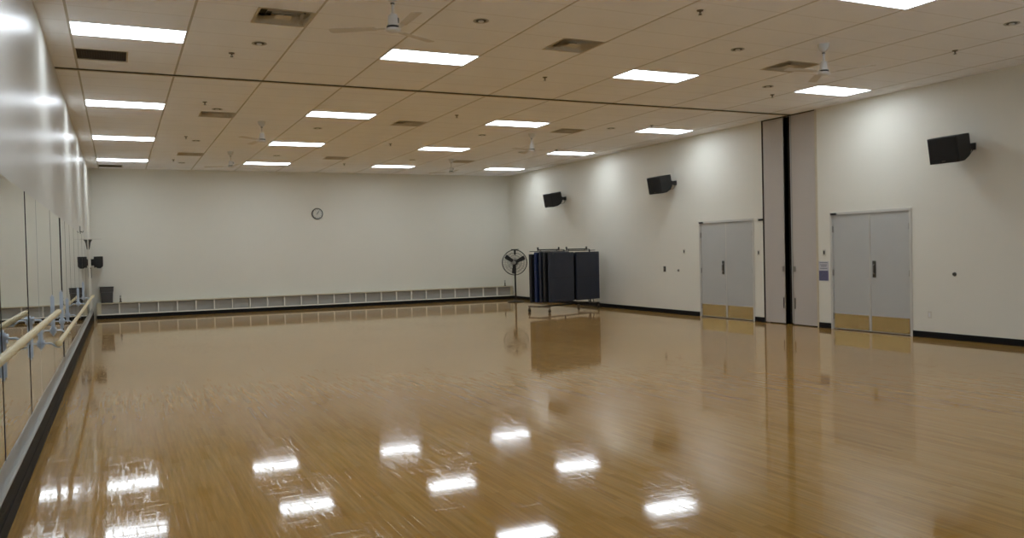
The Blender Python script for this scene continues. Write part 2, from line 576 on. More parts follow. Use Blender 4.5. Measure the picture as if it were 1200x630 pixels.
MB().box(XR - 0.004, XR + 0.05, 13.64, 13.66, 0.0, H).build('trim_3', M['vent_dark'], kind='structure')
MB().box(XR - 0.010, XR + 0.05, 12.172, 13.64, H - 0.02, H).build('trim_4', M['vent_dark'], kind='structure')

pt = thing('folding_partition', 'end edge of the black folding partition in the gap between the tall grey leaves', 'partition', (XR + 0.10, 12.93, 0))
for k in range(3):
    y = -0.07 + 0.065 * k
    MB().box(0.0, 0.45, y - 0.028, y + 0.028, 0.02, H - 0.01).build('folded_panel', M['seal'], pt, bevel=0.004)
MB().box(-0.06, 0.0, -0.070, -0.040, 0.03, H - 0.02).build('edge_strip', M['door'], pt, label='thin grey metal edge strip')
MB().box(-0.035, 0.0, -0.02, 0.03, 1.08, 1.2).build('latch_plate', M['black'], pt)

# ------------------------------------------------------------------ ceiling lights
COLN = ['in the row beside the mirror wall', 'in second row from mirror wall', 'in third row from mirror wall', 'in the row beside the right wall']
ROWN = ['second before the track', 'just before the track', 'first behind the track', 'second behind the track', 'closest to far wall']


def make_light():
    t = thing('ceiling_light', 'x', 'ceiling light', group='recessed ceiling lights')
    f = MB()
    w, d, e = 1.22, TILE, 0.016
    for a in ((0, w, 0, e), (0, w, d - e, d), (0, e, e, d - e), (w - e, w, e, d - e)):
        f.box(a[0], a[1], a[2], a[3], -0.006, 0.09)
    f.box(0, w, 0, d, 0.09, 0.10)
    f.build('light_frame', M['white'], t)
    MB().box(e, w - e, e, d - e, 0.002, 0.010).build('diffuser', M['lamp'], t)
    return t


proto = None
for i, x in enumerate(LIGHT_X):
    for j, y in enumerate(LIGHT_Y):
        if (i, j) == (3, 0):
            continue
        lab = 'bright ceiling light %s, %s' % (COLN[i], ROWN[j])
        if proto is None:
            proto = make_light()
            proto.location = (x, y, H)
            proto['label'] = lab
        else:
            dup(proto, (x, y, H), lab)


# ------------------------------------------------------------------ supply diffusers and return grilles
def make_vent():
    t = thing('ceiling_vent', 'x', 'air vent', group='square supply vents in the ceiling')
    s = TILE
    f = MB()
    def ring(a, za, b_, zb):
        A = [(a, a, za), (s - a, a, za), (s - a, s - a, za), (a, s - a, za)]
        B = [(b_, b_, zb), (s - b_, b_, zb), (s - b_, s - b_, zb), (b_, s - b_, zb)]
        for k in range(4):
            f.quad(A[k], A[(k + 1) % 4], B[(k + 1) % 4], B[k])
    ring(0.0, -0.004, 0.03, -0.004)
    ring(0.03, -0.004, 0.055, 0.07)
    f.build('vent_frame', M['vent'], t)
    for a in (0.105, 0.165):
        f = MB()
        ring(a, -0.002, a + 0.032, 0.06)
        f.build('vent_cone', M['vent'], t)
    f = MB()
    f.box(0.22, s - 0.22, 0.22, s - 0.22, 0.0, 0.006)
    f.build('centre_plate', M['vent'], t)
    MB().box(0.0, s, 0.0, s, 0.10, 0.12).build('throat', M['vent_dark'], t)
    return t


def vent_label(i, j):
    return 'dusty square vent, %s row from mirror wall, %s' % (('first', 'second', 'third')[i], ('in front of the track', 'midway from track to far wall', 'closest to the far wall')[j])


vproto = None
for k, v in enumerate(VENTS):
    lab = vent_label(k // 3, k % 3)
    if vproto is None:
        vproto = make_vent()
        vproto.location = (v[0], v[2], H)
        vproto['label'] = lab
    else:
        dup(vproto, (v[0], v[2], H), lab)


def make_return():
    t = thing('return_grille', 'x', 'air grille', group='brown return grilles in the ceiling')
    s = TILE
    f = MB()
    for a in ((0, s, 0, 0.02), (0, s, s - 0.02, s), (0, 0.02, 0.02, s - 0.02), (s - 0.02, s, 0.02, s - 0.02)):
        f.box(*a, -0.004, 0.03)
    f.build('grille_frame', M['vent'], t)
    f = MB()
    for k in range(1, 20):
        p = 0.02 + k * (s - 0.04) / 20
        f.box(0.02, s - 0.02, p - 0.002, p + 0.002, 0.0, 0.02)
        f.box(p - 0.002, p + 0.002, 0.02, s - 0.02, 0.0, 0.02)
    f.build('egg_crate', M['brown_grille'], t)
    MB().box(0, s, 0, s, 0.03, 0.05).build('grille_back', M['brown_grille'], t)
    return t


rp = make_return()
rp.location = (RETURNS[0][0], RETURNS[0][2], H)
rp['label'] = 'dark brown square return grille just behind the ceiling light nearest the left wall'
dup(rp, (RETURNS[1][0], RETURNS[1][2], H), 'small dark return grille at the far left corner of the ceiling')


# ------------------------------------------------------------------ ceiling fans
def make_fan():
    t = thing('ceiling_fan', 'x', 'ceiling fan', group='white ceiling fans')
    MB().lathe([(0, 0), (0.075, 0), (0.075, -0.012), (0.066, -0.05), (0.045, -0.085), (0.02, -0.10), (0, -0.10)]).build('canopy', M['white'], t, smooth=True)
    MB().tube([(0, 0, -0.095), (0, 0, -0.235)], 0.013, 12).build('downrod', M['white'], t, smooth=True)
    mo = MB().lathe([(0, -0.225), (0.035, -0.225), (0.047, -0.24), (0.050, -0.31), (0.060, -0.335), (0.060, -0.36), (0.072, -0.367), (0.072, -0.385), (0.05, -0.40), (0, -0.405)]).build('motor_housing', M['white'], t, smooth=True)
    MB().lathe([(0.0600, -0.340), (0.064, -0.343), (0.064, -0.360), (0.0600, -0.362)]).build('dark_band', M['tag'], mo, smooth=True, label='dark band round the housing')
    MB().lathe([(0.014, -0.108), (0.021, -0.110), (0.021, -0.12), (0.014, -0.122)], n=16).build('rod_collar', M['tag'], t, smooth=True)
    MB().box(0.045, 0.062, -0.012, 0.012, -0.30, -0.25).build('housing_slot', M['tag'], mo)
    for k in range(3):
        R = Matrix.Rotation(math.radians(120 * k + 20), 4, 'Z') @ Matrix.Rotation(math.radians(6), 4, 'X')
        bl = MB().prism([(0.17, -0.045), (0.62, -0.06), (0.64, -0.03), (0.64, 0.03), (0.62, 0.055), (0.17, 0.045)], -0.372, -0.368, 'z', R)
        blade = bl.build('blade', M['blade'], t)
        MB().box(0.07, 0.20, -0.018, 0.018, -0.376, -0.372, R).build('blade_arm', M['white'], blade)
    return t


FANS = [((2.57, 8.10), 10, 'white ceiling fan hanging at the top of the photo, left of its middle'),
        ((8.48, 8.19), 35, 'white ceiling fan hanging at the right, above the tall grey leaves'),
        ((2.59, 16.64), 80, 'white ceiling fan above the clock, nearer of the left pair behind the track'),
        ((2.59, 21.55), 15, 'farthest white ceiling fan on the left, near the far wall'),
        ((8.45, 16.69), 60, 'white ceiling fan behind the track on the right, above the far wall speaker'),
        ((8.48, 21.75), 0, 'farthest white ceiling fan on the right, near the far wall')]
fp = None
for (x, y), rz, lab in FANS:
    if fp is None:
        fp = make_fan()
        fp.location = (x, y, H)
        fp.rotation_euler = (0, 0, math.radians(rz))
        fp['label'] = lab
    else:
        dup(fp, (x, y, H), lab, math.radians(rz))


# ------------------------------------------------------------------ sprinklers and downlights
def make_sprinkler():
    t = thing('sprinkler_head', 'x', 'sprinkler', group='ceiling sprinkler heads')
    MB().lathe([(0, 0), (0.038, 0), (0.034, -0.010), (0.010, -0.012), (0.010, -0.03), (0, -0.03)], n=16).build('escutcheon', M['brown'], t, smooth=True)
    MB().lathe([(0, -0.045), (0.020, -0.045), (0.020, -0.05), (0, -0.05)], n=12).tube([(0.008, 0, -0.03), (0.008, 0, -0.046)], 0.003, 6).tube([(-0.008, 0, -0.03), (-0.008, 0, -0.046)], 0.003, 6).build('deflector', M['tag'], t)
    return t


SPR = []
for i, x in enumerate((1.40, 5.93, 10.40)):
    for j, y in enumerate((7.50, 11.22, 14.85, 19.13, 23.6)):
        if (i, j) in ((0, 0), (2, 4)):
            continue
        SPR.append((i, j, (10.52 if (i, j) == (2, 0) else x), (7.80 if (i, j) == (2, 0) else y)))
sp = None
for i, j, x, y in SPR:
    lab = 'tiny dark sprinkler head, %s line from mirror wall, %s' % (('first', 'middle', 'last')[i], ('nearest the viewer', 'just before the track', 'first behind the track', 'second behind the track', 'closest to far wall')[j])
    if sp is None:
        sp = make_sprinkler()
        sp.location = (x, y, H)
        sp['label'] = lab
    else:
        dup(sp, (x, y, H), lab)


def make_can():
    t = thing('downlight', 'x', 'downlight', group='small round downlights, switched off')
    MB().lathe([(0.075, 0.0), (0.088, -0.001), (0.092, -0.006), (0.085, -0.010), (0.068, -0.005), (0.055, -0.003)], n=24).build('trim_ring', M['can'], t, smooth=True)
    MB().lathe([(0, -0.002), (0.070, -0.002), (0.070, -0.004), (0.0, -0.004)], n=24).build('dark_cup', M['vent_dark'], t, smooth=True)
    MB().lathe([(0, -0.003), (0.03, -0.004), (0.034, -0.012), (0.022, -0.024), (0, -0.028)], n=16).build('lamp', M['white'], t, smooth=True)
    return t


CANS = [(1.65, 10.60, 'small round downlight, in front of the track, left of the first ceiling vents'),
        (3.81, 8.73, 'small round downlight at the top of the photo, between the fan and a square vent'),
        (1.66, 15.48, 'small round downlight in front of the left square vent behind the track'),
        (1.65, 19.72, 'small round downlight, line nearest the mirror wall, second behind the track'),
        (1.65, 24.3, 'small round downlight, line nearest the mirror wall, closest to the far wall'),
        (3.79, 17.19, 'small round downlight in the second row, nearer of the two above the clock'),
        (3.79, 22.08, 'small round downlight in the second row, farther of the two above the clock'),
        (7.46, 17.18, 'small round downlight behind the track between two middle lights'),
        (7.50, 22.20, 'small round downlight near the far wall between the middle lights'),
        (7.56, 8.79, 'small round downlight in front of the track, above the second wall speaker'),
        (9.755, 15.45, 'small round downlight behind the track near the right wall'),
        (9.73, 19.83, 'farthest small round downlight in the line near the right wall'),
        (9.79, 10.66, 'small round downlight beside the right end of the ceiling track'),
        (9.90, 6.58, 'small round downlight at the right edge of the photo')]
cp = None
for x, y, lab in CANS:
    if cp is None:
        cp = make_can()
        cp.location = (x, y, H)
        cp['label'] = lab
    else:
        dup(cp, (x, y, H), lab)

# ------------------------------------------------------------------ mirrors on the left wall
MY = [0.7, 2.53, 4.36, 6.2, 8.0, 9.03, 10.83, 12.63, 13.8, 15.0, 16.4, 18.2, 20.0, 21.9, 24.25]
MLAB = ['first wall mirror from the front wall', 'second wall mirror from the front wall', 'third wall mirror from the front wall',
        'large wall mirror at the left edge of the photo', 'narrow wall mirror behind the first barre bracket in view',
        'wall mirror where the low barre begins', 'wall mirror just before the wide dark seam', 'narrow wall mirror just past the wide dark seam',
        'narrow wall mirror beside the third low barre bracket', 'wall mirror halfway along the low barre', 'wall mirror between two far barre brackets',
        'wall mirror under the small dark wall hook', 'wall mirror at the far end of the low barre', 'last wall mirror, ending under the small shelf']
for k, (y0, y1) in enumerate(zip(MY, MY[1:])):
    g0 = 0.006 if MY[k] not in (12.63, 8.0) else 0.014
    g1 = 0.006 if y1 not in (12.63, 8.0) else 0.014
    t = thing('wall_mirror', 'tall ' + MLAB[k], 'mirror', (XL, (y0 + y1) / 2, 0.352), group='frameless mirrors along the left wall')
    w = (y1 - y0) / 2
    MB().box(0.001, 0.007, -w + g0, w - g1, 0, 1.858).build('glass', M['mirror'], t)
    MB().box(0.0, 0.001, -w + 0.001, w - 0.001, 0, 1.858).build('backing', M['tag'], t)
    if k < len(MY) - 2:
        pr_ = {8.0: 0.0105, 6.2: 0.010, 12.63: 0.015}.get(y1, 0.0085)
        MB().box(0.0, pr_, w - 0.007, w + 0.005, 0, 1.858).build('edge_strip', M['tag'] if y1 in (8.0, 6.2, 12.63) else M['alu' if y1 == 9.03 else 'brown'], t, label='thin strip along the joint')


# ------------------------------------------------------------------ barres
def bracket(y, z, z0, z1, lab, both=True, off=0.15):
    t = thing('barre_bracket', lab, 'barre bracket', (XL + 0.007, y, z), group='pale steel barre brackets')
    MB().box(0.0, 0.008, -0.022, 0.022, z0 - z, z1 - z).build('wall_plate', M['bracket'], t, bevel=0.003)
    MB().box(0.008, 0.020, -0.012, 0.012, z0 - z + 0.02, z1 - z - 0.02).build('slotted_channel', M['bracket'], t)
    h = MB()
    for k in range(4):
        a = math.radians(45 + 90 * k)
        h.tube([(0.024, 0, 0), (0.024, 0.05 * math.cos(a), 0.035 * math.sin(a))], 0.009, 8)
    h.build('star_knob', M['bracket'], t)
    MB().tube([(0.015, 0, 0.0), (off - 0.07, 0, 0.0), (off - 0.045, 0, -0.020), (off - 0.028, 0, -0.037), (off + 0.016, 0, -0.037)], 0.009, 10).build('arm', M['bracket'], t, smooth=True)
    # saddle that cups the wooden rail from beneath
    MB().box(off - 0.026, off + 0.014, -0.03, 0.03, -0.0305, -0.0255).build('saddle', M['bracket'], t, bevel=0.001)
    return t


bracket(6.24, 1.13, 0.86, 1.19, 'pale steel bracket at the left edge of the photo under the high barre', off=0.147)
bracket(8.08, 1.13, 0.80, 1.17, 'pale steel bracket on the dark seam under the high barre', off=0.147)
bracket(4.3, 1.13, 0.80, 1.17, 'pale steel bracket of the high barre, nearest the viewer', off=0.147)
bracket(9.09, 0.845, 0.78, 1.0, 'pale steel bracket at the near end of the low barre', off=0.155)
bracket(10.78, 0.845, 0.78, 1.25, 'tall pale steel bracket, second along the low barre', off=0.155)
bracket(12.42, 0.845, 0.73, 1.25, 'tall pale steel bracket beside the wide dark mirror seam', off=0.155)
bracket(13.75, 0.845, 0.74, 1.10, 'pale steel bracket just past the wide dark mirror seam', off=0.155)
bracket(17.4, 0.845, 0.79, 1.15, 'pale steel bracket on the far part of the low barre', off=0.155)
bracket(20.0, 0.845, 0.79, 1.2, 'pale steel bracket at the far end of the low barre', off=0.155)

bx = XL + 0.147
t = thing('ballet_barre', 'high round wooden ballet barre running in from the left edge of the photo', 'ballet barre', (bx, 2.5, 1.13), group='wooden ballet barres')
MB().tube([(0, 0, 0), (0, 6.85, 0)], 0.025, 16).build('wooden_rail', M['wood'], t, smooth=True)
for y in (0, 6.85):
    MB().lathe([(0, -0.026), (0.02, -0.022), (0.028, -0.008), (0.028, 0.008), (0.02, 0.022), (0, 0.026)], c=(0, y, 0), n=16).build('end_cap', M['wood'], t, smooth=True)
# arms of the high barre: U shaped loops behind the brackets
bx = XL + 0.162
t = thing('ballet_barre', 'low round wooden ballet barre along the far part of the mirrors', 'ballet barre', (bx, 9.0, 0.845), group='wooden ballet barres')
MB().tube([(0, 0, 0), (0, 11.9, 0)], 0.024, 16).build('wooden_rail', M['wood'], t, smooth=True)
for y in (0, 11.9):
    MB().lathe([(0, -0.03), (0.022, -0.024), (0.031, -0.008), (0.031, 0.008), (0.022, 0.024), (0, 0.03)], c=(0, y, 0), n=16).build('end_cap', M['wood'], t, smooth=True)

MB().box(XL, XL + 0.02, 24.27, YB - 0.262, 0.35, H).build('lit_wall_end', M['bench_white'], kind='structure')  # end section of the wall, coloured paler to stand for its brighter light
# small shelf above the end of the mirrors
t = thing('wall_shelf', 'small thin shelf on a bracket at the far end of the mirrors', 'shelf', (XL + 0.02, 24.32, 2.2))
MB().box(0, 0.31, -0.12, 0.12, -0.008, 0.008).build('shelf_board', M['ivory'], t)
MB().prism([(0.0, -0.008), (0.09, -0.008), (0.05, -0.08), (0.02, -0.26), (0.0, -0.26)], -0.012, 0.012, 'y').build('shelf_bracket', M['dark_steel'], t)
# hook, corner box, strap
t = thing('wall_hook', 'small dark hook on the left wall just above the mirrors', 'hook', (XL, 19.5, 2.28))
MB().box(0, 0.012, -0.03, 0.03, -0.08, 0.08).build('hook_plate', M['tag'], t)
MB().tube([(0.01, 0, -0.03), (0.05, 0, -0.05), (0.065, 0, -0.02)], 0.008, 8).build('hook_arm', M['tag'], t)
t = thing('wall_box', 'small black box on the left wall in the far corner, above the bin', 'wall box', (XL + 0.02, 25.9, 1.43))
MB().box(0, 0.08, -0.05, 0.05, 0.08, 0.26).build('mount', M['black'], t)
MB().prism([(0.075, 0.02), (0.13, 0.03), (0.16, 0.0), (0.24, 0.0), (0.30, 0.06), (0.30, 0.33), (0.075, 0.33)], -0.13, 0.13, 'y').build('box_body', M['black'], t, bevel=0.008)
MB().box(0.073, 0.302, -0.132, 0.132, 0.20, 0.208).build('seam', M['tag'], t)
t = thing('hanging_strap', 'thin grey loop hanging on the left wall near the far corner', 'strap', (XL + 0.02, 25.1, 1.31))
MB().tube([(0.02, 0.05 * math.sin(a), 0.13 * math.cos(a)) for a in [math.radians(d) for d in range(0, 360, 20)]], 0.007, 8, closed=True).build('loop', M['dark_steel'], t, smooth=True)
MB().box(0.0, 0.022, -0.02, 0.02, 0.12, 0.15).build('peg', M['dark_steel'], t)

# ------------------------------------------------------------------ low bench along the back wall
BX0, BX1, BF, BBK = -0.57, 12.30, YB - 0.26, YB - 0.002
t = thing('cubby_bench', 'long low bench of open grey bays along the foot of the far wall', 'bench', (0, BF, 0))
dY = BBK - BF
MB().box(BX0, BX1, -0.012, dY, 0.425, 0.45).build('bench_top', M['bench_top'], t, label='pale wooden top board')
MB().box(BX0, BX1, -0.004, dY, 0.105, 0.135).build('bottom_board', M['bench_white'], t, label='white bottom board')
MB().box(BX0, BX1, 0.003, 0.018, 0.0, 0.105).build('toe_kick', M['black_base'], t, label='black toe kick')
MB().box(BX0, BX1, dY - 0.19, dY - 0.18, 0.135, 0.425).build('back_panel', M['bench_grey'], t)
MB().box(BX0, BX0 + 0.115, 0.0, dY, 0.135, 0.425).build('end_panel', M['bench_top'], t)
MB().box(BX1 - 0.06, BX1, 0.0, dY, 0.135, 0.425).build('end_panel', M['bench_top'], t)
for k in range(25):
    x = 0.005 + k * 0.5085 - 0.0 + (0.0 if k < 20 else (k - 19) * 0.006)
    if x < BX1 - 0.1:
        MB().box(x - 0.014, x + 0.014, 0.0, dY - 0.19, 0.135, 0.425).build('divider', M['bench_white'], t)

for x, lab in ((0.04, 'small metal peg standing on the left end of the low bench'), (12.06, 'small metal peg standing on the right end of the low bench')):
    t = thing('metal_peg', lab, 'peg', (x, BF + 0.10, 0.45), group='pegs on the low bench')
    MB().lathe([(0, 0), (0.035, 0), (0.035, 0.02), (0.022, 0.03), (0.022, 0.12), (0, 0.12)], n=14).build('peg_base', M['brown'], t, smooth=True)
    MB().tube([(0, 0, 0.12), (0, 0, 0.15)], 0.010, 8).lathe([(0, 0.15), (0.022, 0.155), (0.026, 0.17), (0.018, 0.19), (0, 0.195)], n=12).build('peg_head', M['steel'], t, smooth=True)

# bin on the bench
t = thing('waste_bin', 'dark grey waste bin standing on the left end of the low bench', 'bin', (-0.305, BF + 0.13, 0.45))


def rrect(hw, hd, r, n=4):
    out = []
    for cx, cy, a0 in ((hw - r, hd - r, 0), (-hw + r, hd - r, 90), (-hw + r, -hd + r, 180), (hw - r, -hd + r, 270)):
        for k in range(n + 1):
            a = math.radians(a0 + 90 * k / n)
            out.append((cx + r * math.cos(a), cy + r * math.sin(a)))
    return out


def tapered(levels, r=0.03):
    mb = MB()
    rings = [[mb.bm.verts.new((x, y, z)) for x, y in rrect(hw, hd, r)] for hw, hd, z in levels]
    for A, B in zip(rings, rings[1:]):
        n = len(A)
        for k in range(n):
            mb.bm.faces.new([A[k], A[(k + 1) % n], B[(k + 1) % n], B[k]])
    mb.bm.faces.new(rings[0][::-1])
    mb.bm.faces.new(rings[-1])
    return mb


tapered([(0.145, 0.10, 0), (0.165, 0.115, 0.42), (0.155, 0.105, 0.42), (0.14, 0.095, 0.05)]).build('bin_body', M['bin'], t, smooth=True)
tapered([(0.168, 0.118, 0.30), (0.176, 0.124, 0.44), (0.170, 0.118, 0.445), (0.160, 0.110, 0.40), (0.158, 0.108, 0.30)]).build('bin_liner', M['bin'], t, smooth=True)
tapered([(0.179, 0.127, 0.425), (0.182, 0.129, 0.45), (0.168, 0.118, 0.45), (0.168, 0.118, 0.425)]).build('bin_rim', M['tag'], t, smooth=True)
tapered([(0.168, 0.118, 0.295), (0.171, 0.121, 0.31), (0.160, 0.110, 0.31), (0.160, 0.110, 0.295)]).build('liner_edge', M['bin_liner'], t, smooth=True)

# ------------------------------------------------------------------ clock
t = thing('wall_clock', 'round wall clock with a dark rim high on the far wall', 'clock', (5.70, YB, 2.955))
RX = Matrix.Rotation(math.radians(90), 4, 'X')
MB().lathe([(0.150, 0.0), (0.172, 0.0), (0.175, 0.03), (0.165, 0.042), (0.150, 0.034)], n=40, mat=RX).build('rim', M['clock_rim'], t, smooth=True)
fc = MB().lathe([(0, 0.001), (0.155, 0.001), (0.155, 0.020), (0, 0.020)], n=40, mat=RX).build('face', M['clock_face'], t)
f = MB()
for k in range(12):
    a = math.radians(30 * k)
    R = Matrix.Translation((0, -0.021, 0)) @ Matrix.Rotation(a, 4, 'Y')
    f.box(-0.005, 0.005, -0.001, 0.001, 0.115, 0.142, R)
f.build('hour_marks', M['clock_rim'], fc)
for a, ln, w in ((30, 0.075, 0.007), (35, 0.11, 0.005)):
    R = Matrix.Translation((0, -0.024, 0)) @ Matrix.Rotation(math.radians(a), 4, 'Y')
    MB().box(-w, w, -0.001, 0.001, -0.02, ln, R).build('hand', M['clock_rim'], t)
MB().lathe([(0, 0.02), (0.012, 0.02), (0.012, 0.03), (0, 0.03)], n=12, mat=RX).build('hub', M['clock_rim'], t)


# ------------------------------------------------------------------ wall speakers
def make_speaker(label):
    """origin: where the bracket meets the wall; -x points into the room."""
    t = thing('wall_speaker', label, 'loudspeaker', group='black loudspeakers on the right wall')
    Rt = Matrix.Translation((-0.17, 0.15, 0.0)) @ Matrix.Rotation(math.radians(2), 4, 'Z') @ Matrix.Rotation(math.radians(-10), 4, 'Y')
    # cabinet: side profile (x depth towards the room negative, z) pulled in towards its back
    hw, dp, hh = 0.255, 0.36, 0.205
    c = MB()
    prof = [(0.0, hh), (0.0, -hh + 0.13), (-0.07, -hh + 0.05), (-0.20, -hh), (-dp, -hh), (-dp, hh)]
    A, B = [], []
    for x, z in prof:
        k = 1.0 - 0.10 * (1 + x / dp)
        A.append(c.bm.verts.new(Rt @ Vector((x, -hw * k, z))))
        B.append(c.bm.verts.new(Rt @ Vector((x, hw * k, z))))
    c.bm.faces.new(A); c.bm.faces.new(B[::-1])
    for i in range(len(A)):
        j = (i + 1) % len(A)
        c.bm.faces.new([A[i], B[i], B[j], A[j]])
    cab = c.build('cabinet', M['black'], t, bevel=0.01)
    MB().box(-dp - 0.014, -dp + 0.002, -hw + 0.012, hw - 0.012, -hh + 0.012, hh - 0.012, Rt).build('front_grille', M['grille'], t, bevel=0.006)
    MB().box(-dp - 0.017, -dp - 0.013, -0.03, 0.03, -hh + 0.03, -hh + 0.045, Rt).build('grille_badge', M['dark_steel'], cab)
    MB().box(-0.02, 0.0, -0.05, 0.05, -0.055, 0.055).build('wall_plate', M['tag'], t)
    MB().box(-0.15, -0.02, -0.035, 0.035, -0.045, 0.045).tube([(-0.15, 0.0, -0.05), (-0.15, 0.0, 0.05)], 0.04, 12).build('bracket_arm', M['tag'], t)
    MB().box(-0.24, -0.15, -0.03, 0.12, -0.035, 0.035).build('yoke', M['tag'], t)
    MB().tube([(-0.006, 0.0, -0.05), (-0.02, 0.05, -0.13), (-0.09, 0.12, -0.16), (-0.20, 0.16, -0.08)], 0.005, 6).build('cable', M['tag'], t)
    return t


s1 = make_speaker('large black loudspeaker on the right wall, nearest the viewer')
s1.location = (XR, 8.86, 3.115)
dup(s1, (XR, 16.68, 3.20), 'middle black loudspeaker on the right wall, left of the tall grey leaves')
dup(s1, (XR, 22.20, 3.20), 'farthest black loudspeaker on the right wall, above the rack of mats')

# ------------------------------------------------------------------ pedestal fan
t = thing('pedestal_fan', 'black three-bladed pedestal fan in the far right corner', 'fan', (11.59, 24.29, 0))
yaw = 0.62
FR = Matrix.Translation((0, 0, 1.275)) @ Matrix.Rotation(-yaw, 4, 'Z')      # local -y faces the room
MB().lathe([(0, 0), (0.26, 0), (0.27, 0.012), (0.25, 0.03), (0.06, 0.05), (0.035, 0.08), (0, 0.08)], n=32).build('base', M['black'], t, smooth=True)
MB().tube([(0, 0, 0.06), (0, 0, 1.23)], 0.028, 16).build('pole', M['black'], t, smooth=True)
RXM = FR @ Matrix.Rotation(math.radians(90), 4, 'X')
MB().tube([FR @ Vector((0, 0.02, 0.0)), FR @ Vector((0, -0.02, 0.0))], 0.05, 16).lathe([(0, -0.02), (0.08, -0.02), (0.085, -0.05), (0.07, -0.17), (0, -0.18)], n=20, mat=RXM).build('motor', M['black'], t, smooth=True)
cage = MB()
RC = 0.40
for yy, rr in ((-0.06, RC), (0.0, RC + 0.008), (0.06, RC)):
    cage.tube([FR @ Vector((rr * math.cos(a), yy - 0.06, rr * math.sin(a))) for a in [2 * math.pi * k / 48 for k in range(48)]], 0.007, 6, closed=True)
for rr in (0.12, 0.22, 0.31):
    for yy in (-0.16, 0.04):
        cage.tube([FR @ Vector((rr * math.cos(a), yy + (0.02 * rr / 0.31 if yy < 0 else 0), rr * math.sin(a))) for a in [2 * math.pi * k / 32 for k in range(32)]], 0.003, 5, closed=True)
for k in range(40):
    a = 2 * math.pi * k / 40
    for y0, y1, y2 in ((-0.165, -0.145, -0.12), (0.04, 0.03, 0.0)):
        cage.tube([FR @ Vector((r_ * math.cos(a), y_, r_ * math.sin(a))) for r_, y_ in ((0.06, y0), (0.28, y1), (RC, y2))], 0.0025, 5)
cage.build('guard', M['black'], t)
MB().lathe([(0, 0.155), (0.055, 0.158), (0.06, 0.170), (0, 0.178)], n=20, mat=RXM).build('badge', M['steel'], t, smooth=True, label='silver badge in the middle of the guard')
for k in range(3):
    a = math.radians(-94 + 120 * k)
    R = FR @ Matrix.Rotation(-a, 4, 'Y') @ Matrix.Rotation(math.radians(22), 4, 'X')
    MB().prism([(0.05, -0.04), (0.12, -0.055), (0.34, -0.075), (0.36, -0.05), (0.36, 0.05), (0.33, 0.07), (0.12, 0.05), (0.05, 0.035)], -0.055 - 0.003, -0.055 + 0.003, 'y', FR @ Matrix.Rotation(-a, 4, 'Y')).build('blade', M['black'], t)
MB().tube([FR @ Vector((0, -0.15, 0)), FR @ Vector((0, 0.02, 0))], 0.05, 16).build('blade_hub', M['black'], t, smooth=True)
MB().box(-0.12, 0.12, -0.02, 0.12, 0.405, 0.43, FR).box(-0.03, 0.03, 0.0, 0.06, 0.25, 0.41, FR).build('top_handle', M['black'], t)

# ------------------------------------------------------------------ rack of exercise mats
RA = math.atan2(0.351, 0.936)
t = thing('mat_rack', 'wheeled steel rack holding the exercise mats by the right wall', 'rack', (10.15, 19.2, 0), (0, 0, RA))
fr = MB()
fr.box(-0.02, 2.165, 0.36, 0.40, 0.13, 0.17)
fr.build('base_rail', M['black'], t)
for u in (0.02, 2.08):
    MB().box(u - 0.02, u + 0.02, 0.02, 0.78, 0.13, 0.17).build('foot_bar', M['brown'] if u < 1 else M['dark_steel'], t)
    for v in (0.04, 0.76):
        w = MB().tube([(u, v, 0.135), (u, v, 0.09)], 0.012, 8).box(u - 0.022, u + 0.022, v - 0.02, v + 0.02, 0.06, 0.10).build('caster', M['brown'], t)
        MB().tube([(u - 0.014, v, 0.042), (u + 0.014, v, 0.042)], 0.042, 16).build('wheel', M['tag'], w, smooth=True)
for u in (1.045, 2.14):
    MB().tube([(u, 0.38, 0.15), (u, 0.38, 1.645)], 0.02, 12).build('upright', M['black'], t, smooth=True)
for u0, u1 in ((-0.02, 0.84), (1.14, 2.02)):
    MB().tube([(u0, 0.38, 1.65), (u1, 0.38, 1.65)], 0.018, 12).tube([(min(u1, 1.045) if u0 < 1 else 1.045, 0.38, 1.64), (u1 if u0 < 1 else u0, 0.38, 1.64)] if False else [(u1, 0.38, 1.65), (1.05, 0.38, 1.64)] if u0 < 1 else [(u1, 0.38, 1.65), (2.14, 0.38, 1.64)], 0.010, 8).build('top_rail', M['black'], t, smooth=True)
    for u in (u0 + 0.01, u1 - 0.01):
        MB().lathe([(0, 1.63), (0.02, 1.63), (0.02, 1.68), (0.03, 1.70), (0.014, 1.72), (0, 1.725)], c=(u, 0.38, 0), n=12).build('end_knob', M['black'], t, smooth=True)
    for u in (u0 + 0.10, u1 - 0.10):
        MB().tube([(u, 0.0, 1.612), (u, 0.76, 1.612)], 0.010, 8).tube([(u, 0.38, 1.61), (u, 0.38, 1.65)], 0.010, 8).build('hanger_bar', M['black'], t)
for u in (1.75, 1.95):
    MB().tube([(u, 0.1, 0.15), (u, 0.13, 0.255)], 0.012, 8).build('stay', M['dark_steel'], t)


def mat_piece(u0, u1, v, z0, z1, th, mat, lab, group):
    c = t_rack @ Vector(((u0 + u1) / 2, v, 0))
    o = thing('exercise_mat', lab, 'exercise mat', (c.x, c.y, 0), (0, 0, RA), group)
    w = (u1 - u0) / 2
    body = MB().box(-w, w, 0, th, z0, z1).build('mat_body', mat, o, bevel=0.012)
    MB().box(-w - 0.003, w + 0.003, -0.003, th + 0.003, z0 + 0.63, z0 + 0.640).build('fold_seam', M['tag'], body)
    for s in (-0.7, 0.7):
        MB().lathe([(0.012, -0.008), (0.022, -0.008), (0.022, 0.008), (0.012, 0.008), (0.012, -0.008)], n=12, mat=Matrix.Translation((s * w, -0.004, z1 - 0.03)) @ RX).build('eyelet', M['dark_steel'], o)
    return o


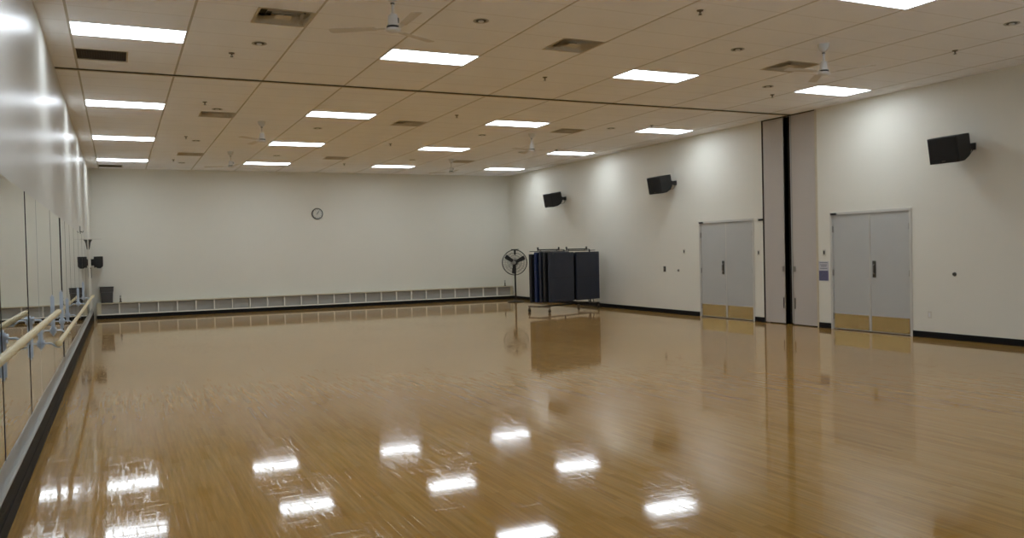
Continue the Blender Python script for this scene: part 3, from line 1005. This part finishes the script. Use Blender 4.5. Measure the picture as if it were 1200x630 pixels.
t_rack = Matrix.Translation((10.15, 19.2, 0)) @ Matrix.Rotation(RA, 4, 'Z')
LM = [(0.0, 0.0, M['mat_navy'], 1.575, 0.27, 'large navy exercise mat hanging at the front left of the rack'),
      (0.14, -0.02, M['mat_black'], 1.595, 0.26, 'charcoal exercise mat hanging second behind the front left one'),
      (0.29, -0.01, M['mat_navy'], 1.60, 0.25, 'navy exercise mat hanging in the middle of the left stack'),
      (0.43, -0.04, M['mat_blue'], 1.59, 0.26, 'bright blue edged exercise mat hanging fourth in the left stack'),
      (0.60, -0.06, M['mat_black'], 1.54, 0.25, 'charcoal exercise mat at the back of the left stack')]
for v, du, mt, z1, z0, lab in LM:
    mat_piece(du, 1.0 + du, v, z0, z1, 0.075 if v else 0.055, mt, lab, 'exercise mats hanging on the rack')
mat_piece(1.13, 2.12, 0.02, 0.265, 1.575, 0.055, M['mat_navy'], 'large navy exercise mat hanging at the front right of the rack', 'exercise mats hanging on the rack')
mat_piece(1.10, 2.08, 0.16, 0.265, 1.56, 0.07, M['mat_black'], 'charcoal exercise mat directly behind the front right one', 'exercise mats hanging on the rack')
for v, w_ in ((0.30, 'third from the front'), (0.46, 'fourth from the front'), (0.62, 'backmost')):
    mat_piece(1.10, 2.08, v, 0.265, 1.55, 0.07, M['mat_navy'], 'navy exercise mat in the right stack of the rack, ' + w_, 'exercise mats hanging on the rack')


# ------------------------------------------------------------------ small wall fittings on the right wall
def plate(name, y, z, w, h, d, mat, lab, cat, knob=None, kn='rocker'):
    o = thing(name, lab, cat, (XR, y, z))
    MB().box(-d, 0, -w / 2, w / 2, -h / 2, h / 2).build('cover_plate', mat, o, bevel=0.002)
    if knob:
        MB().box(-d - 0.008, -d, -w * 0.2, w * 0.2, -h * 0.28, h * 0.28).build(kn, knob, o)
    return o


plate('light_switch', 16.38, 1.53, 0.075, 0.12, 0.008, M['ivory'], 'light switch with a dark rocker, on the wall left of the far doors', 'light switch', M['tag'])
plate('wall_socket', 17.19, 1.10, 0.085, 0.13, 0.01, M['tag'], 'dark wall plate farthest left of the far doors at waist height', 'wall plate', M['brown'], 'insert')
o = thing('wall_button', 'tiny round dark button beside the dark wall plate near the far doors', 'button', (XR, 16.62, 1.07))
RYM = Matrix.Rotation(math.radians(-90), 4, 'Y')
MB().lathe([(0, 0), (0.03, 0), (0.03, 0.006), (0.018, 0.01), (0.018, 0.03), (0, 0.032)], n=16, mat=RYM).build('knob_body', M['brown'], o, smooth=True)
plate('light_switch', 13.80, 1.475, 0.07, 0.12, 0.008, M['ivory'], 'light switch between the far doors and the tall grey leaves', 'light switch', M['tag'])
plate('light_switch', 11.975, 1.46, 0.075, 0.13, 0.01, M['ivory'], 'light switch just above the paper notice', 'light switch', M['tag'])
plate('door_contact', 13.72, 2.17, 0.12, 0.04, 0.025, M['tag'], 'small black door contact beside the top left of the tall grey leaves', 'door contact', M['black'], 'lens')
o = thing('wall_button', 'small round dark button on the wall right of the near doors', 'button', (XR, 9.21, 1.08))
MB().lathe([(0, 0), (0.034, 0), (0.034, 0.006), (0.02, 0.01), (0.02, 0.035), (0, 0.037)], n=16, mat=RYM).build('knob_body', M['dark_steel'], o, smooth=True)
plate('wall_socket', 9.68, 0.39, 0.075, 0.12, 0.008, M['ivory'], 'pale wall socket low on the wall right of the near doors', 'wall socket', M['white'], 'outlet_face')
plate('wall_socket', 24.72, 0.38, 0.08, 0.10, 0.012, M['ivory'], 'small wall socket low on the wall between the fan and the mats', 'wall socket', M['tag'], 'outlet_face')
o = thing('wall_mark', 'thin pale cord guide below the small wall socket by the fan', 'cord guide', (XR, 24.9, 0.22))
MB().box(-0.008, 0, -0.008, 0.008, -0.11, 0.10).build('guide', M['ivory'], o)

# paper notice
o = thing('paper_notice', 'white paper notice with a blue picture left of the near doors', 'notice', (XR, 12.0, 1.12))
MB().box(-0.004, 0, -0.125, 0.125, -0.21, 0.17).build('sheet', M['paper'], o)
f = MB()
for z, w in ((0.145, 0.10), (0.105, 0.085), (0.075, 0.07), (0.035, 0.09)):
    f.box(-0.0055, -0.004, -w, w, z - 0.006, z + 0.006)
f.build('printed_lines', M['ink'], o)
MB().box(-0.0055, -0.004, -0.115, 0.115, -0.20, -0.01).build('printed_picture', M['print'], o, label='blurred blue picture')
